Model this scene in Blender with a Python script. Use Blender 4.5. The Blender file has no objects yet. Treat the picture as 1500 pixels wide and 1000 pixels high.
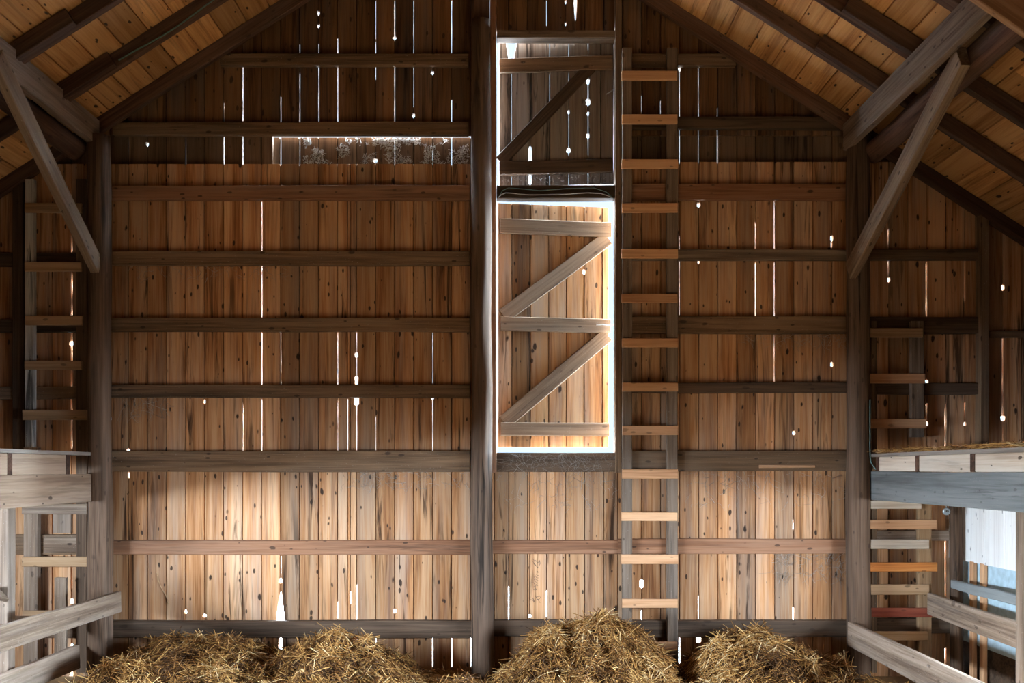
import bpy, math, random
import numpy as np
from mathutils import Vector, Matrix
random.seed(7)
rng = np.random.default_rng(11)
SC = bpy.context.scene
COL = SC.collection

# ------------------------------------------------------------------ camera, sky, lamps, exposure
F = 1416.67          # focal length in pixels of the 1500 px wide frame
CH = 1.455           # eye height
YW = 6.80            # inner face of the back wall
cam_d = bpy.data.cameras.new('camera')
cam_d.sensor_width = 36.0
cam_d.lens = 36.0 * F / 1500.0
cam_d.shift_y = 187.0 / 1500.0
cam_d.clip_start = 0.05
cam = bpy.data.objects.new('camera', cam_d)
COL.objects.link(cam)
cam.location = (0, 0, CH)
cam.rotation_euler = (math.radians(90), 0, 0)
SC.camera = cam

SKY_LOW, SKY_HIGH, SKY_FILL_RIGHT, SKY_FILL_LEFT = 1.35, 36.0, 270.0, 110.0
w = bpy.data.worlds.new('sky')
SC.world = w
w.use_nodes = True
wt = w.node_tree
bg = wt.nodes['Background']
bg.inputs['Color'].default_value = (0.64, 0.83, 1.0, 1)
g_ = wt.nodes.new('ShaderNodeTexCoord')
sp_ = wt.nodes.new('ShaderNodeSeparateXYZ')
wt.links.new(g_.outputs['Generated'], sp_.inputs[0])
mr_ = wt.nodes.new('ShaderNodeMapRange')       # hazy horizon, bright open sky above it
for i_, v_ in enumerate((0.50, 0.68, SKY_LOW, SKY_HIGH)):
    mr_.inputs[i_ + 1].default_value = v_
wt.links.new(sp_.outputs[2], mr_.inputs[0])
dt_ = wt.nodes.new('ShaderNodeVectorMath')     # bright lobe added to the unseen right sky to light hay door and centre log
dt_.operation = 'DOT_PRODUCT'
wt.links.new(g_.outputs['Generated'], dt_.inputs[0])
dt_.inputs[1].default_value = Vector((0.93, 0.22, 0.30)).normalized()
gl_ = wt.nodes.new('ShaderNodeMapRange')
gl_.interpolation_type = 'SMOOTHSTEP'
for i_, v_ in enumerate((0.60, 0.97, 0.0, SKY_FILL_RIGHT)):
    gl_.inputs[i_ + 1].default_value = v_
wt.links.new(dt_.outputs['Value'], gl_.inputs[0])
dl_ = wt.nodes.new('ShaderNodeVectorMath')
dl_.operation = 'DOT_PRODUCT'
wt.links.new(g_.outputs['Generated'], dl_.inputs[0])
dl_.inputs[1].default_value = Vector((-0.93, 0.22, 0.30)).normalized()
hl_ = wt.nodes.new('ShaderNodeMapRange')         # second lobe added to the unseen left sky to light the hatch
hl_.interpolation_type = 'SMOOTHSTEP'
for i_, v_ in enumerate((0.60, 0.97, 0.0, SKY_FILL_LEFT)):
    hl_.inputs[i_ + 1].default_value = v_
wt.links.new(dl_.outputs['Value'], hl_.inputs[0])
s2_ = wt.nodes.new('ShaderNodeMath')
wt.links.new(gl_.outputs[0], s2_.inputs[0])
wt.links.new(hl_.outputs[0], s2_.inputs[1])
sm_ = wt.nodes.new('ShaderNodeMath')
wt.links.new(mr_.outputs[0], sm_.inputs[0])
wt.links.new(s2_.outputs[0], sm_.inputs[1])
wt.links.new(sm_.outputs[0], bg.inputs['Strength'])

SC.view_settings.view_transform = 'Standard'
SC.view_settings.look = 'None'
SC.view_settings.exposure = 0.0
SC.view_settings.gamma = 1.0
SC.view_settings.use_curve_mapping = False
SC.cycles.use_denoising = True
SC.cycles.max_bounces = 8
SC.cycles.diffuse_bounces = 5
SC.cycles.sample_clamp_indirect = 6.0


def area(name, loc, aim, sx, sy, power, col):
    d = bpy.data.lights.new(name, 'AREA')
    d.shape = 'RECTANGLE'
    d.size = sx
    d.size_y = sy
    d.energy = power
    d.color = col
    o = bpy.data.objects.new(name, d)
    COL.objects.link(o)
    o.location = loc
    o.rotation_euler = (Vector(aim) - Vector(loc)).to_track_quat('-Z', 'Y').to_euler()
    return o


XL, XR, YF = -4.25, 3.80, -3.0      # side walls and front wall
DAY = (0.70, 0.85, 1.0)
area('daylight_left_opening', (XL - 0.10, 2.9, 1.14), (0, 2.9, 1.14), 2.8, 0.44, 800, DAY)
area('daylight_right_opening', (XR + 0.10, 3.2, 1.14), (0, 3.2, 1.14), 2.8, 0.44, 520, DAY)
area('right_ladder_fill', (XR + 0.08, 5.15, 0.95), (1.6, 6.6, 0.85), 0.7, 0.75, 90, DAY)  # extra lamp in an added, unseen opening, brightens the right ladder


def at(px, py, Y):
    """point at depth Y that shows at pixel (px, py)"""
    return Vector(((px - 750.0) * Y / F, Y, CH + (687.0 - py) * Y / F))


# ------------------------------------------------------------------ materials
class NT:
    def __init__(s, name):
        s.m = bpy.data.materials.new(name)
        s.m.use_nodes = True
        s.t = s.m.node_tree
        s.b = s.t.nodes['Principled BSDF']

    def n(s, typ, **kw):
        o = s.t.nodes.new(typ)
        for k, v in kw.items():
            if isinstance(k, str) and hasattr(o, k):
                setattr(o, k, v)
        return o

    def l(s, a, b):
        s.t.links.new(a, b)

    def math(s, op, a, b=None, clamp=False):
        o = s.t.nodes.new('ShaderNodeMath')
        o.operation = op
        o.use_clamp = clamp
        for i, v in enumerate((a, b)):
            if v is None:
                continue
            if hasattr(v, 'links'):
                s.l(v, o.inputs[i])
            else:
                o.inputs[i].default_value = v
        return o.outputs[0]

    def vscale(s, v, sc):
        o = s.t.nodes.new('ShaderNodeVectorMath')
        o.operation = 'MULTIPLY'
        s.l(v, o.inputs[0])
        o.inputs[1].default_value = sc
        return o.outputs[0]

    def noise(s, v, scale=1.0, detail=3.0, rough=0.55, dist=0.0):
        o = s.t.nodes.new('ShaderNodeTexNoise')
        s.l(v, o.inputs['Vector'])
        o.inputs['Scale'].default_value = scale
        o.inputs['Detail'].default_value = detail
        o.inputs['Roughness'].default_value = rough
        o.inputs['Distortion'].default_value = dist
        return o.outputs['Fac']

    def rng(s, v, a, b, c=0.0, d=1.0):
        o = s.t.nodes.new('ShaderNodeMapRange')
        s.l(v, o.inputs[0])
        for i, x in enumerate((a, b, c, d)):
            o.inputs[i + 1].default_value = x
        return o.outputs[0]

    def mix(s, f, a, b, mode='MIX'):
        o = s.t.nodes.new('ShaderNodeMix')
        o.data_type = 'RGBA'
        o.blend_type = mode
        for i, v in ((0, f), (6, a), (7, b)):
            if hasattr(v, 'links'):
                s.l(v, o.inputs[i])
            elif i == 0:
                o.inputs[0].default_value = v
            else:
                o.inputs[i].default_value = (v[0], v[1], v[2], 1)
        return o.outputs[2]


def axv(axis, along, cross):
    return tuple(along if a == axis else cross for a in 'XYZ')


def wood(name, dark, mid, light, axis='X', grey=0.3, greycol=(0.24, 0.20, 0.165), knots=0.8, stain=0.5, tone=0.35, bump=0.25, rough=0.8, speck=0.0):
    t = NT(name)
    tc = t.n('ShaderNodeTexCoord')
    at_ = t.n('ShaderNodeAttribute')
    at_.attribute_name = 'rnd'
    oi = t.n('ShaderNodeObjectInfo')
    seed = t.math('ADD', t.math('MULTIPLY', oi.outputs['Random'], 7.31), at_.outputs['Fac'])
    cx = t.n('ShaderNodeCombineXYZ')
    t.l(t.math('MULTIPLY', seed, 37.0), cx.inputs[0])
    t.l(t.math('MULTIPLY', seed, 91.0), cx.inputs[1])
    t.l(t.math('MULTIPLY', seed, 53.0), cx.inputs[2])
    ad = t.n('ShaderNodeVectorMath')
    ad.operation = 'ADD'
    t.l(tc.outputs['Object'], ad.inputs[0])
    t.l(cx.outputs[0], ad.inputs[1])
    P = ad.outputs[0]
    wn = t.n('ShaderNodeTexWhiteNoise')
    wn.noise_dimensions = '1D'
    t.l(seed, wn.inputs['W'])
    n1 = t.noise(t.vscale(P, axv(axis, 0.55, 9.0)), 1.0, 4.0, 0.6, 0.6)
    n2 = t.noise(t.vscale(P, axv(axis, 2.2, 75.0)), 1.0, 3.0, 0.6, 0.2)
    g = t.math('ADD', t.math('MULTIPLY', n1, 0.62), t.math('MULTIPLY', n2, 0.38))
    r = t.n('ShaderNodeValToRGB')
    e = r.color_ramp.elements
    e[0].position, e[0].color = 0.37, (*dark, 1)
    e[1].position, e[1].color = 0.59, (*light, 1)
    k = e.new(0.47)
    k.color = (*mid, 1)
    t.l(g, r.inputs[0])
    c = r.outputs[0]
    # weathered grey
    if grey > 0:
        ng = t.noise(t.vscale(P, axv(axis, 0.5, 7.0)), 1.0, 5.0, 0.65)
        f = t.math('MULTIPLY', t.rng(ng, 0.46, 0.66), grey, True)
        c = t.mix(f, c, greycol)
    # long dark stains with the grain
    if stain > 0:
        ns = t.noise(t.vscale(P, axv(axis, 1.1, 22.0)), 1.0, 4.0, 0.65, 0.8)
        nm = t.noise(t.vscale(P, axv(axis, 0.9, 2.0)), 1.0, 2.0)
        f = t.math('MULTIPLY', t.rng(ns, 0.53, 0.64), t.rng(nm, 0.38, 0.60))
        c = t.mix(t.math('MULTIPLY', f, stain, True), c, tuple(x * 0.16 for x in dark))
    # knots, some with a dark bleed
    if knots > 0:
        nd = t.noise(t.vscale(P, axv(axis, 12, 26)), 1.0, 3.0)
        cb = t.n('ShaderNodeCombineXYZ')
        t.l(t.math('MULTIPLY', nd, 0.22), cb.inputs['XYZ'.index(axis)])
        t.l(t.math('MULTIPLY', nd, 0.22), cb.inputs[('XYZ'.index(axis) + 1) % 3])
        for al, cr, r0, r1, amt in ((5.2, 10.5, 0.05, 0.15, 0.95), (9.0, 20.0, 0.05, 0.19, 0.90)):
            v = t.n('ShaderNodeTexVoronoi')
            vm = t.n('ShaderNodeVectorMath')
            vm.operation = 'ADD'
            t.l(t.vscale(P, axv(axis, al, cr)), vm.inputs[0])
            t.l(cb.outputs[0], vm.inputs[1])
            t.l(vm.outputs[0], v.inputs['Vector'])
            v.inputs['Scale'].default_value = 1.0
            sx = t.n('ShaderNodeSeparateColor')
            t.l(v.outputs['Color'], sx.inputs[0])
            rad = t.rng(sx.outputs[0], 0.15, 1.0, r0 * 0.4, r1)
            dd = t.math('SUBTRACT', v.outputs['Distance'], rad)
            if al < 5:
                c = t.mix(t.math('MULTIPLY', t.rng(dd, 0.22, 0.0), 0.40 * knots, True), c, tuple(x * 0.55 for x in dark))
            core = t.rng(dd, 0.02, -0.03)
            c = t.mix(t.math('MULTIPLY', core, amt * knots, True), c, (0.022, 0.012, 0.008))
    if speck > 0:
        nz = t.noise(P, 130.0, 2.0, 0.5)
        f = t.math('MULTIPLY', t.rng(nz, 0.68, 0.74), speck, True)
        c = t.mix(f, c, (0.62, 0.60, 0.56))
    tn = t.rng(wn.outputs['Value'], 0, 1, 1.0 - tone, 1.0 + tone * 0.6)
    tv = t.n('ShaderNodeCombineXYZ')
    for i in range(3):
        t.l(tn, tv.inputs[i])
    c = t.mix(1.0, c, tv.outputs[0], 'MULTIPLY')
    t.l(c, t.b.inputs['Base Color'])
    t.b.inputs['Roughness'].default_value = rough
    t.b.inputs['Specular IOR Level'].default_value = 0.25
    bp = t.n('ShaderNodeBump')
    bp.inputs['Strength'].default_value = bump
    bp.inputs['Distance'].default_value = 0.004
    t.l(g, bp.inputs['Height'])
    t.l(bp.outputs[0], t.b.inputs['Normal'])
    return t.m


def plain(name, col, rough=0.6, metal=0.0):
    t = NT(name)
    tc = t.n('ShaderNodeTexCoord')
    n = t.noise(tc.outputs['Object'], 25.0, 4.0)
    c = t.mix(n, tuple(x * 0.6 for x in col), tuple(min(1, x * 1.35) for x in col))
    t.l(c, t.b.inputs['Base Color'])
    t.b.inputs['Roughness'].default_value = rough
    t.b.inputs['Metallic'].default_value = metal
    return t.m


PINE = ((0.25, 0.100, 0.036), (0.44, 0.208, 0.088), (0.58, 0.335, 0.178))
M = {}
M['siding'] = wood('pine_siding', *PINE, axis='Z', grey=0.45, greycol=(0.34, 0.30, 0.26), knots=1.0, stain=0.95, tone=0.38)
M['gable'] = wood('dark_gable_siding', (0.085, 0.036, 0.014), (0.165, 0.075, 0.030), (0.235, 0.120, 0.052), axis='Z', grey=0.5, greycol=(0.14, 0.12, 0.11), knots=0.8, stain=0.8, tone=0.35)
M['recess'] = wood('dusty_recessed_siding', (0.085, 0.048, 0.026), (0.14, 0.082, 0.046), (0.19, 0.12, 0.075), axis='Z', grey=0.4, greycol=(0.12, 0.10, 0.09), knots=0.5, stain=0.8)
M['doorplank'] = wood('door_planks', (0.17, 0.072, 0.026), (0.36, 0.175, 0.072), (0.52, 0.31, 0.16), axis='Z', grey=0.55, greycol=(0.36, 0.32, 0.28), knots=1.0, stain=1.0, tone=0.5)
M['doordark'] = wood('weathered_hatch_planks', (0.12, 0.085, 0.065), (0.20, 0.15, 0.12), (0.28, 0.23, 0.19), axis='Z', grey=0.6, greycol=(0.25, 0.25, 0.26), knots=0.6, stain=0.9)
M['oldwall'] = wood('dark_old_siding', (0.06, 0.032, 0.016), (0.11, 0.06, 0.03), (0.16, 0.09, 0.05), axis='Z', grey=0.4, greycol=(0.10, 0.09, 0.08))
M['roof'] = wood('roof_sheathing', (0.34, 0.150, 0.048), (0.52, 0.255, 0.090), (0.64, 0.35, 0.14), axis='Y', grey=0.1, knots=1.0, stain=0.45, tone=0.35)
M['rafter'] = wood('dark_rafter_wood', (0.036, 0.016, 0.010), (0.072, 0.033, 0.020), (0.13, 0.067, 0.042), grey=0.2, knots=0.5, stain=0.4)
M['girt'] = wood('weathered_girt_wood', (0.075, 0.043, 0.023), (0.14, 0.083, 0.046), (0.23, 0.14, 0.080), grey=0.4, greycol=(0.17, 0.135, 0.105), knots=0.8, stain=0.5, speck=0.25, tone=0.3)
M['girt_red'] = wood('reddish_girt_wood', (0.14, 0.058, 0.027), (0.235, 0.105, 0.052), (0.33, 0.165, 0.092), grey=0.25, knots=0.8, stain=0.4, tone=0.2)
M['sill'] = wood('dark_sill_wood', (0.042, 0.025, 0.015), (0.080, 0.048, 0.029), (0.14, 0.086, 0.054), grey=0.2, greycol=(0.12, 0.09, 0.07), knots=0.5, stain=0.5)
M['grey'] = wood('grey_barn_board', (0.11, 0.070, 0.046), (0.20, 0.138, 0.095), (0.30, 0.22, 0.165), grey=0.35, greycol=(0.23, 0.195, 0.17), knots=0.6, stain=0.4, speck=0.25, tone=0.2)
M['bluegrey'] = wood('blue_grey_barn_board', (0.095, 0.100, 0.098), (0.15, 0.158, 0.155), (0.215, 0.22, 0.215), grey=0.5, greycol=(0.21, 0.225, 0.225), knots=0.4, stain=0.5, speck=0.2, tone=0.15)
M['palewood'] = wood('pale_board', (0.44, 0.33, 0.24), (0.60, 0.48, 0.37), (0.70, 0.60, 0.49), grey=0.3, greycol=(0.50, 0.47, 0.43), knots=0.9, stain=0.25, tone=0.15)
M['tanbeam'] = wood('tan_beam', (0.20, 0.125, 0.08), (0.30, 0.20, 0.135), (0.38, 0.27, 0.19), grey=0.3, greycol=(0.32, 0.26, 0.22), knots=0.8, stain=0.3, tone=0.1)
M['white'] = wood('whitewashed_board', (0.70, 0.66, 0.63), (0.80, 0.77, 0.74), (0.86, 0.84, 0.82), grey=0.0, knots=0.7, stain=0.1, tone=0.06)
M['rung'] = wood('new_pine_rung', (0.42, 0.20, 0.095), (0.56, 0.30, 0.155), (0.66, 0.38, 0.21), grey=0.1, knots=0.5, stain=0.1, tone=0.15)
M['rung_old'] = wood('old_pine_rung', (0.26, 0.15, 0.075), (0.38, 0.23, 0.12), (0.48, 0.31, 0.18), grey=0.2, knots=0.6, stain=0.3, tone=0.2)
M['rung_orange'] = wood('orange_rung', (0.42, 0.13, 0.03), (0.62, 0.22, 0.055), (0.70, 0.30, 0.09), grey=0.0, knots=0.5, stain=0.1, tone=0.1)
M['rung_red'] = wood('red_rung', (0.16, 0.035, 0.02), (0.26, 0.06, 0.035), (0.33, 0.095, 0.055), grey=0.0, knots=0.4, stain=0.2, tone=0.1)
M['log'] = wood('peeled_log', (0.044, 0.023, 0.013), (0.095, 0.054, 0.032), (0.16, 0.098, 0.064), grey=0.3, greycol=(0.14, 0.112, 0.095), knots=0.5, stain=0.9, bump=0.5, tone=0.1)
M['brace'] = wood('brace_wood', (0.125, 0.075, 0.044), (0.21, 0.135, 0.085), (0.30, 0.21, 0.14), grey=0.3, greycol=(0.22, 0.19, 0.16), knots=0.7, stain=0.5, speck=0.3, tone=0.1)
M['warmplank'] = wood('warm_plank', (0.30, 0.16, 0.085), (0.42, 0.24, 0.135), (0.50, 0.31, 0.19), grey=0.1, knots=0.5, stain=0.2)
M['flaky'] = wood('flaking_whitewash', (0.10, 0.085, 0.07), (0.20, 0.18, 0.16), (0.42, 0.40, 0.37), grey=0.9, greycol=(0.55, 0.53, 0.50), knots=0.3, stain=0.9, speck=0.4)
M['bluepanel'] = plain('pale_blue_panel', (0.42, 0.55, 0.62), 0.7)
M['metal'] = plain('grey_metal', (0.30, 0.34, 0.36), 0.4, 0.7)
M['wire'] = plain('dull_wire', (0.30, 0.29, 0.28), 0.5, 0.5)
M['cable'] = plain('green_cable', (0.10, 0.17, 0.15), 0.6)
M['pencil'] = plain('pencil_marks', (0.05, 0.045, 0.05), 0.8)
M['nail'] = plain('nail_steel', (0.55, 0.55, 0.55), 0.35, 0.8)


def fibre_mat(name, cols):
    t = NT(name)
    a = t.n('ShaderNodeAttribute')
    a.attribute_name = 'rnd'
    r = t.n('ShaderNodeValToRGB')
    e = r.color_ramp.elements
    e[0].position, e[0].color = 0.0, (*cols[0], 1)
    e[1].position, e[1].color = 1.0, (*cols[-1], 1)
    for i, cc in enumerate(cols[1:-1]):
        q = e.new((i + 1) / (len(cols) - 1))
        q.color = (*cc, 1)
    t.l(a.outputs['Fac'], r.inputs[0])
    t.l(r.outputs[0], t.b.inputs['Base Color'])
    t.b.inputs['Roughness'].default_value = 0.6
    t.b.inputs['Specular IOR Level'].default_value = 0.3
    return t.m


M['hay'] = fibre_mat('dry_straw', [(0.070, 0.028, 0.007), (0.20, 0.085, 0.020), (0.38, 0.18, 0.045), (0.60, 0.34, 0.11), (0.80, 0.58, 0.31)])
M['web'] = fibre_mat('dusty_cobweb', [(0.16, 0.14, 0.12), (0.32, 0.28, 0.24), (0.50, 0.46, 0.42)])
M['fluff'] = fibre_mat('white_fluff', [(0.45, 0.46, 0.47), (0.7, 0.71, 0.72), (0.85, 0.86, 0.87)])
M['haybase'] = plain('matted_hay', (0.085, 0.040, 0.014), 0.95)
M['dirt'] = plain('dirt_and_chaff', (0.24, 0.14, 0.058), 0.95)
M['snow'] = plain('pale_ground_outside', (0.55, 0.57, 0.60), 0.9)


# ------------------------------------------------------------------ builders
def tag(o, label=None, cat=None, group=None, kind=None):
    if label:
        o['label'] = label
    if cat:
        o['category'] = cat
    if group:
        o['group'] = group
    if kind:
        o['kind'] = kind
    return o


def mesh_obj(name, verts, faces, mat, parent=None, smooth=False, attr=None):
    me = bpy.data.meshes.new(name)
    me.from_pydata([tuple(v) for v in verts], [], faces)
    me.materials.append(mat)
    if attr is not None:
        a = me.attributes.new('rnd', 'FLOAT', 'FACE')
        a.data.foreach_set('value', np.asarray(attr, dtype=np.float32))
    if smooth:
        me.polygons.foreach_set('use_smooth', [True] * len(me.polygons))
    me.update()
    o = bpy.data.objects.new(name, me)
    COL.objects.link(o)
    if parent:
        o.parent = parent
        o.location = -parent.location
    return o


def empty(name, loc, label, cat, group=None, kind=None):
    o = bpy.data.objects.new(name, None)
    o.empty_display_size = 0.1
    COL.objects.link(o)
    o.location = loc
    return tag(o, label, cat, group, kind)


def smooth_noise(n, amp, step=5):
    k = max(2, n // step + 2)
    a = np.array([random.uniform(-amp, amp) for _ in range(k)])
    return np.interp(np.linspace(0, k - 1, n), np.arange(k), a)


def board_data(L, wd, th, jit=0.003, seg=0.14, ch=0.004, sag=0.0, taper=1.0, ragged=0.0):
    """length along X, width wd along Y, thickness th along Z"""
    n = max(3, int(L / seg) + 1)
    xs = np.linspace(-L / 2, L / 2, n)
    jt, jb, jz = smooth_noise(n, jit), smooth_noise(n, jit), smooth_noise(n, jit * 0.6)
    v, f = [], []
    for i, x in enumerate(xs):
        u = i / (n - 1)
        s = 1 + (taper - 1) * u
        y1, y0 = wd / 2 * s + jt[i], -wd / 2 * s + jb[i]
        b = sag * math.sin(math.pi * u)
        z1, z0 = th / 2 + jz[i], -th / 2 + jz[i]
        ex = [0] * 8
        if ragged and i in (0, n - 1):
            ex = [random.uniform(-ragged, ragged) for _ in range(8)]
        ring = [(y0 + ch, z0), (y1 - ch, z0), (y1, z0 + ch), (y1, z1 - ch), (y1 - ch, z1), (y0 + ch, z1), (y0, z1 - ch), (y0, z0 + ch)]
        for q, (y, z) in enumerate(ring):
            v.append((x + ex[q], y + b, z))
    for i in range(n - 1):
        for q in range(8):
            a, b2 = i * 8 + q, i * 8 + (q + 1) % 8
            f.append((a, a + 8, b2 + 8, b2))
    f.append(tuple(range(8)))
    f.append(tuple(reversed(range((n - 1) * 8, n * 8))))
    return v, f


def board(name, p0, p1, wd, th, nrm, mat, parent=None, **kw):
    """a board from p0 to p1; nrm = direction of its thin side; wd across"""
    p0, p1 = Vector(p0), Vector(p1)
    X = (p1 - p0).normalized()
    Z = Vector(nrm)
    Z = (Z - X * Z.dot(X)).normalized()
    Y = Z.cross(X)
    v, f = board_data((p1 - p0).length, wd, th, **kw)
    me = bpy.data.meshes.new(name)
    me.from_pydata(v, [], f)
    me.materials.append(mat)
    me.update()
    o = bpy.data.objects.new(name, me)
    COL.objects.link(o)
    c = (p0 + p1) / 2
    R = Matrix((X, Y, Z)).transposed().to_4x4()
    if parent:
        o.parent = parent
        o.matrix_basis = Matrix.Translation(c - parent.location) @ R
    else:
        o.matrix_basis = Matrix.Translation(c) @ R
    return o


def rect_board(name, px0, py0, px1, py1, Yf, th, mat, parent=None, horiz=True, **kw):
    """a board facing the camera: pixel rectangle at depth Yf (its front), th thick"""
    if horiz:
        ym = (py0 + py1) / 2
        a, b = at(px0, ym, Yf), at(px1, ym, Yf)
        wd = abs(py1 - py0) * Yf / F
    else:
        xm = (px0 + px1) / 2
        a, b = at(xm, py0, Yf), at(xm, py1, Yf)
        wd = abs(px1 - px0) * Yf / F
    a.y += th / 2
    b.y += th / 2
    return board(name, a, b, wd, th, (0, -1, 0), mat, parent, **kw)


def log(name, p0, p1, r0, r1, mat, parent=None, wob=0.008, bend=0.01, flat=1.0, sq=0.0):
    p0, p1 = Vector(p0), Vector(p1)
    L = (p1 - p0).length
    X = (p1 - p0).normalized()
    Z = Vector((0, -1, 0)) if abs(X.y) < 0.9 else Vector((0, 0, 1))
    Z = (Z - X * Z.dot(X)).normalized()
    Y = Z.cross(X)
    n, k = max(6, int(L / 0.09)), 22
    by, bz = smooth_noise(n, bend, 6), smooth_noise(n, bend, 6)
    lob = [smooth_noise(n, wob, 5) for _ in range(k)]
    v, f = [], []
    for i in range(n):
        u = i / (n - 1)
        r = r0 + (r1 - r0) * u
        for q in range(k):
            a = 2 * math.pi * q / k
            rr = r + 0.5 * lob[q][i] + 0.5 * lob[(q + 1) % k][i]
            if sq:
                rr *= 1 + sq * (1 / max(abs(math.cos(a)), abs(math.sin(a))) - 1)
            v.append((-L / 2 + L * u, rr * math.cos(a) + by[i], rr * math.sin(a) * flat + bz[i]))
    for i in range(n - 1):
        for q in range(k):
            a, b = i * k + q, i * k + (q + 1) % k
            f.append((a, a + k, b + k, b))
    f.append(tuple(range(k)))
    f.append(tuple(reversed(range((n - 1) * k, n * k))))
    me = bpy.data.meshes.new(name)
    me.from_pydata(v, [], f)
    me.materials.append(mat)
    me.polygons.foreach_set('use_smooth', [True] * (len(f) - 2) + [False] * 2)
    me.update()
    o = bpy.data.objects.new(name, me)
    COL.objects.link(o)
    c = (p0 + p1) / 2
    R = Matrix((X, Y, Z)).transposed().to_4x4()
    if parent:
        o.parent = parent
        c = c - parent.location
    o.matrix_basis = Matrix.Translation(c) @ R
    return o


def tubes(paths, radii, k=4):
    """many thin tubes in one mesh: list of point lists"""
    v, f = [], []
    for pts, r in zip(paths, radii):
        base = len(v)
        m = len(pts)
        for i, p in enumerate(pts):
            p = Vector(p)
            d = Vector(pts[min(i + 1, m - 1)]) - Vector(pts[max(i - 1, 0)])
            if d.length < 1e-9:
                d = Vector((0, 0, 1))
            d.normalize()
            u = d.cross(Vector((0.31, 0.93, 0.2))).normalized()
            w_ = d.cross(u)
            for q in range(k):
                a = 2 * math.pi * q / k
                v.append(p + (u * math.cos(a) + w_ * math.sin(a)) * r)
        for i in range(m - 1):
            for q in range(k):
                a, b = base + i * k + q, base + i * k + (q + 1) % k
                f.append((a, b, b + k, a + k))
    return v, f


def box_faces(v, f, lo, hi):
    b = len(v)
    x0, y0, z0 = lo
    x1, y1, z1 = hi
    v += [(x0, y0, z0), (x1, y0, z0), (x1, y1, z0), (x0, y1, z0), (x0, y0, z1), (x1, y0, z1), (x1, y1, z1), (x0, y1, z1)]
    f += [(b, b + 3, b + 2, b + 1), (b + 4, b + 5, b + 6, b + 7), (b, b + 1, b + 5, b + 4), (b + 1, b + 2, b + 6, b + 5), (b + 2, b + 3, b + 7, b + 6), (b + 3, b, b + 4, b + 7)]


# ------------------------------------------------------------------ roof numbers
RX, RZ, RS = -0.26, 5.469, 0.64       # ridge of the rafter undersides, slope
RANG = math.atan(RS)
RW = 0.095                              # rafter depth
SHZ = RW / math.cos(RANG)               # vertical offset underside of rafters to sheathing


def roof_z(x):
    return RZ - RS * abs(x - RX)


# ------------------------------------------------------------------ siding built plank by plank, with the real gaps that let daylight in
def seam(n):
    return 188.0 + 27.85 * n


def planks(v, f, rnd, xs, openings, ytop, ybot, Y, th=0.022, bev=0.0046, bdep=0.016):
    """xs: seam pixels; openings[x] = list of (y0, y1, w0, w1) gaps in pixels; ytop(xm) -> pixel or number"""
    s = Y / F
    tops = ytop if callable(ytop) else (lambda x: ytop)
    for i in range(len(xs) - 1):
        xa, xb = xs[i], xs[i + 1]
        yt, yb = tops((xa + xb) / 2), ybot
        if yt >= yb - 1:
            continue
        ys = {yt, yb}
        for e in (xa, xb):
            for (y0, y1, w0, w1) in openings.get(e, []):
                for y in (y0 - 1.2, y0, y1, y1 + 1.2):
                    if yt < y < yb:
                        ys.add(y)
                if y1 - y0 > 60:
                    for y in np.arange(y0 + 20, y1 - 10, 22):
                        if yt < y < yb:
                            ys.add(float(y))
        ys = sorted(ys)

        def gap(e, y):
            g = 0.0
            for (y0, y1, w0, w1) in openings.get(e, []):
                if y0 - 0.01 <= y <= y1 + 0.01:
                    u = (y - y0) / max(1e-6, y1 - y0)
                    g = max(g, w0 + (w1 - w0) * u)
            return (g * (0.72 if g < 7.5 else 1.0) if g > 2.2 else g * 0.48) * s / 2

        rv = random.random() * 3.0
        b0 = len(v)
        wob = random.uniform(-0.0012, 0.0012)
        for y in ys:
            z = CH + (687.0 - y) * s
            jl = 1.0 + 0.35 * math.sin(y * 0.13 + xa)
            jr = 1.0 + 0.35 * math.sin(y * 0.13 + xb)
            X0 = (xa - 750) * s + gap(xa, y) * jl - (0.0003 if gap(xa, y) == 0 else 0)
            X1 = (xb - 750) * s - gap(xb, y) * jr + (0.0003 if gap(xb, y) == 0 else 0)
            for (x, yy) in ((X0, Y + th), (X0, Y + bdep), (X0 + bev, Y + wob), (X1 - bev, Y + wob), (X1, Y + bdep), (X1, Y + th)):
                v.append((x, yy, z))
        m = len(ys)
        for r in range(m - 1):
            for q in range(6):
                a, b = b0 + r * 6 + q, b0 + r * 6 + (q + 1) % 6
                f.append((a, a + 6, b + 6, b))
                rnd.append(rv)
        f.append(tuple(b0 + q for q in range(6)))
        f.append(tuple(b0 + (m - 1) * 6 + q for q in reversed(range(6))))
        rnd += [rv, rv]


OP = {}


def op(x, y0, y1, w0=1.4, w1=None, snap=True):
    """daylight gap at pixel x from y0 to y1, w px wide; snapped to the nearest seam unless it is a crack in a plank"""
    if snap:
        x = seam(round((x - 188.0) / 27.85))
    OP.setdefault(x, []).append((y0, y1, w0, w0 if w1 is None else w1))
    return x


CR = []


def crack(x, y0, y1, w0=2.0, w1=None):
    CR.append(op(x, y0, y1, w0, w1, snap=False))


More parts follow.
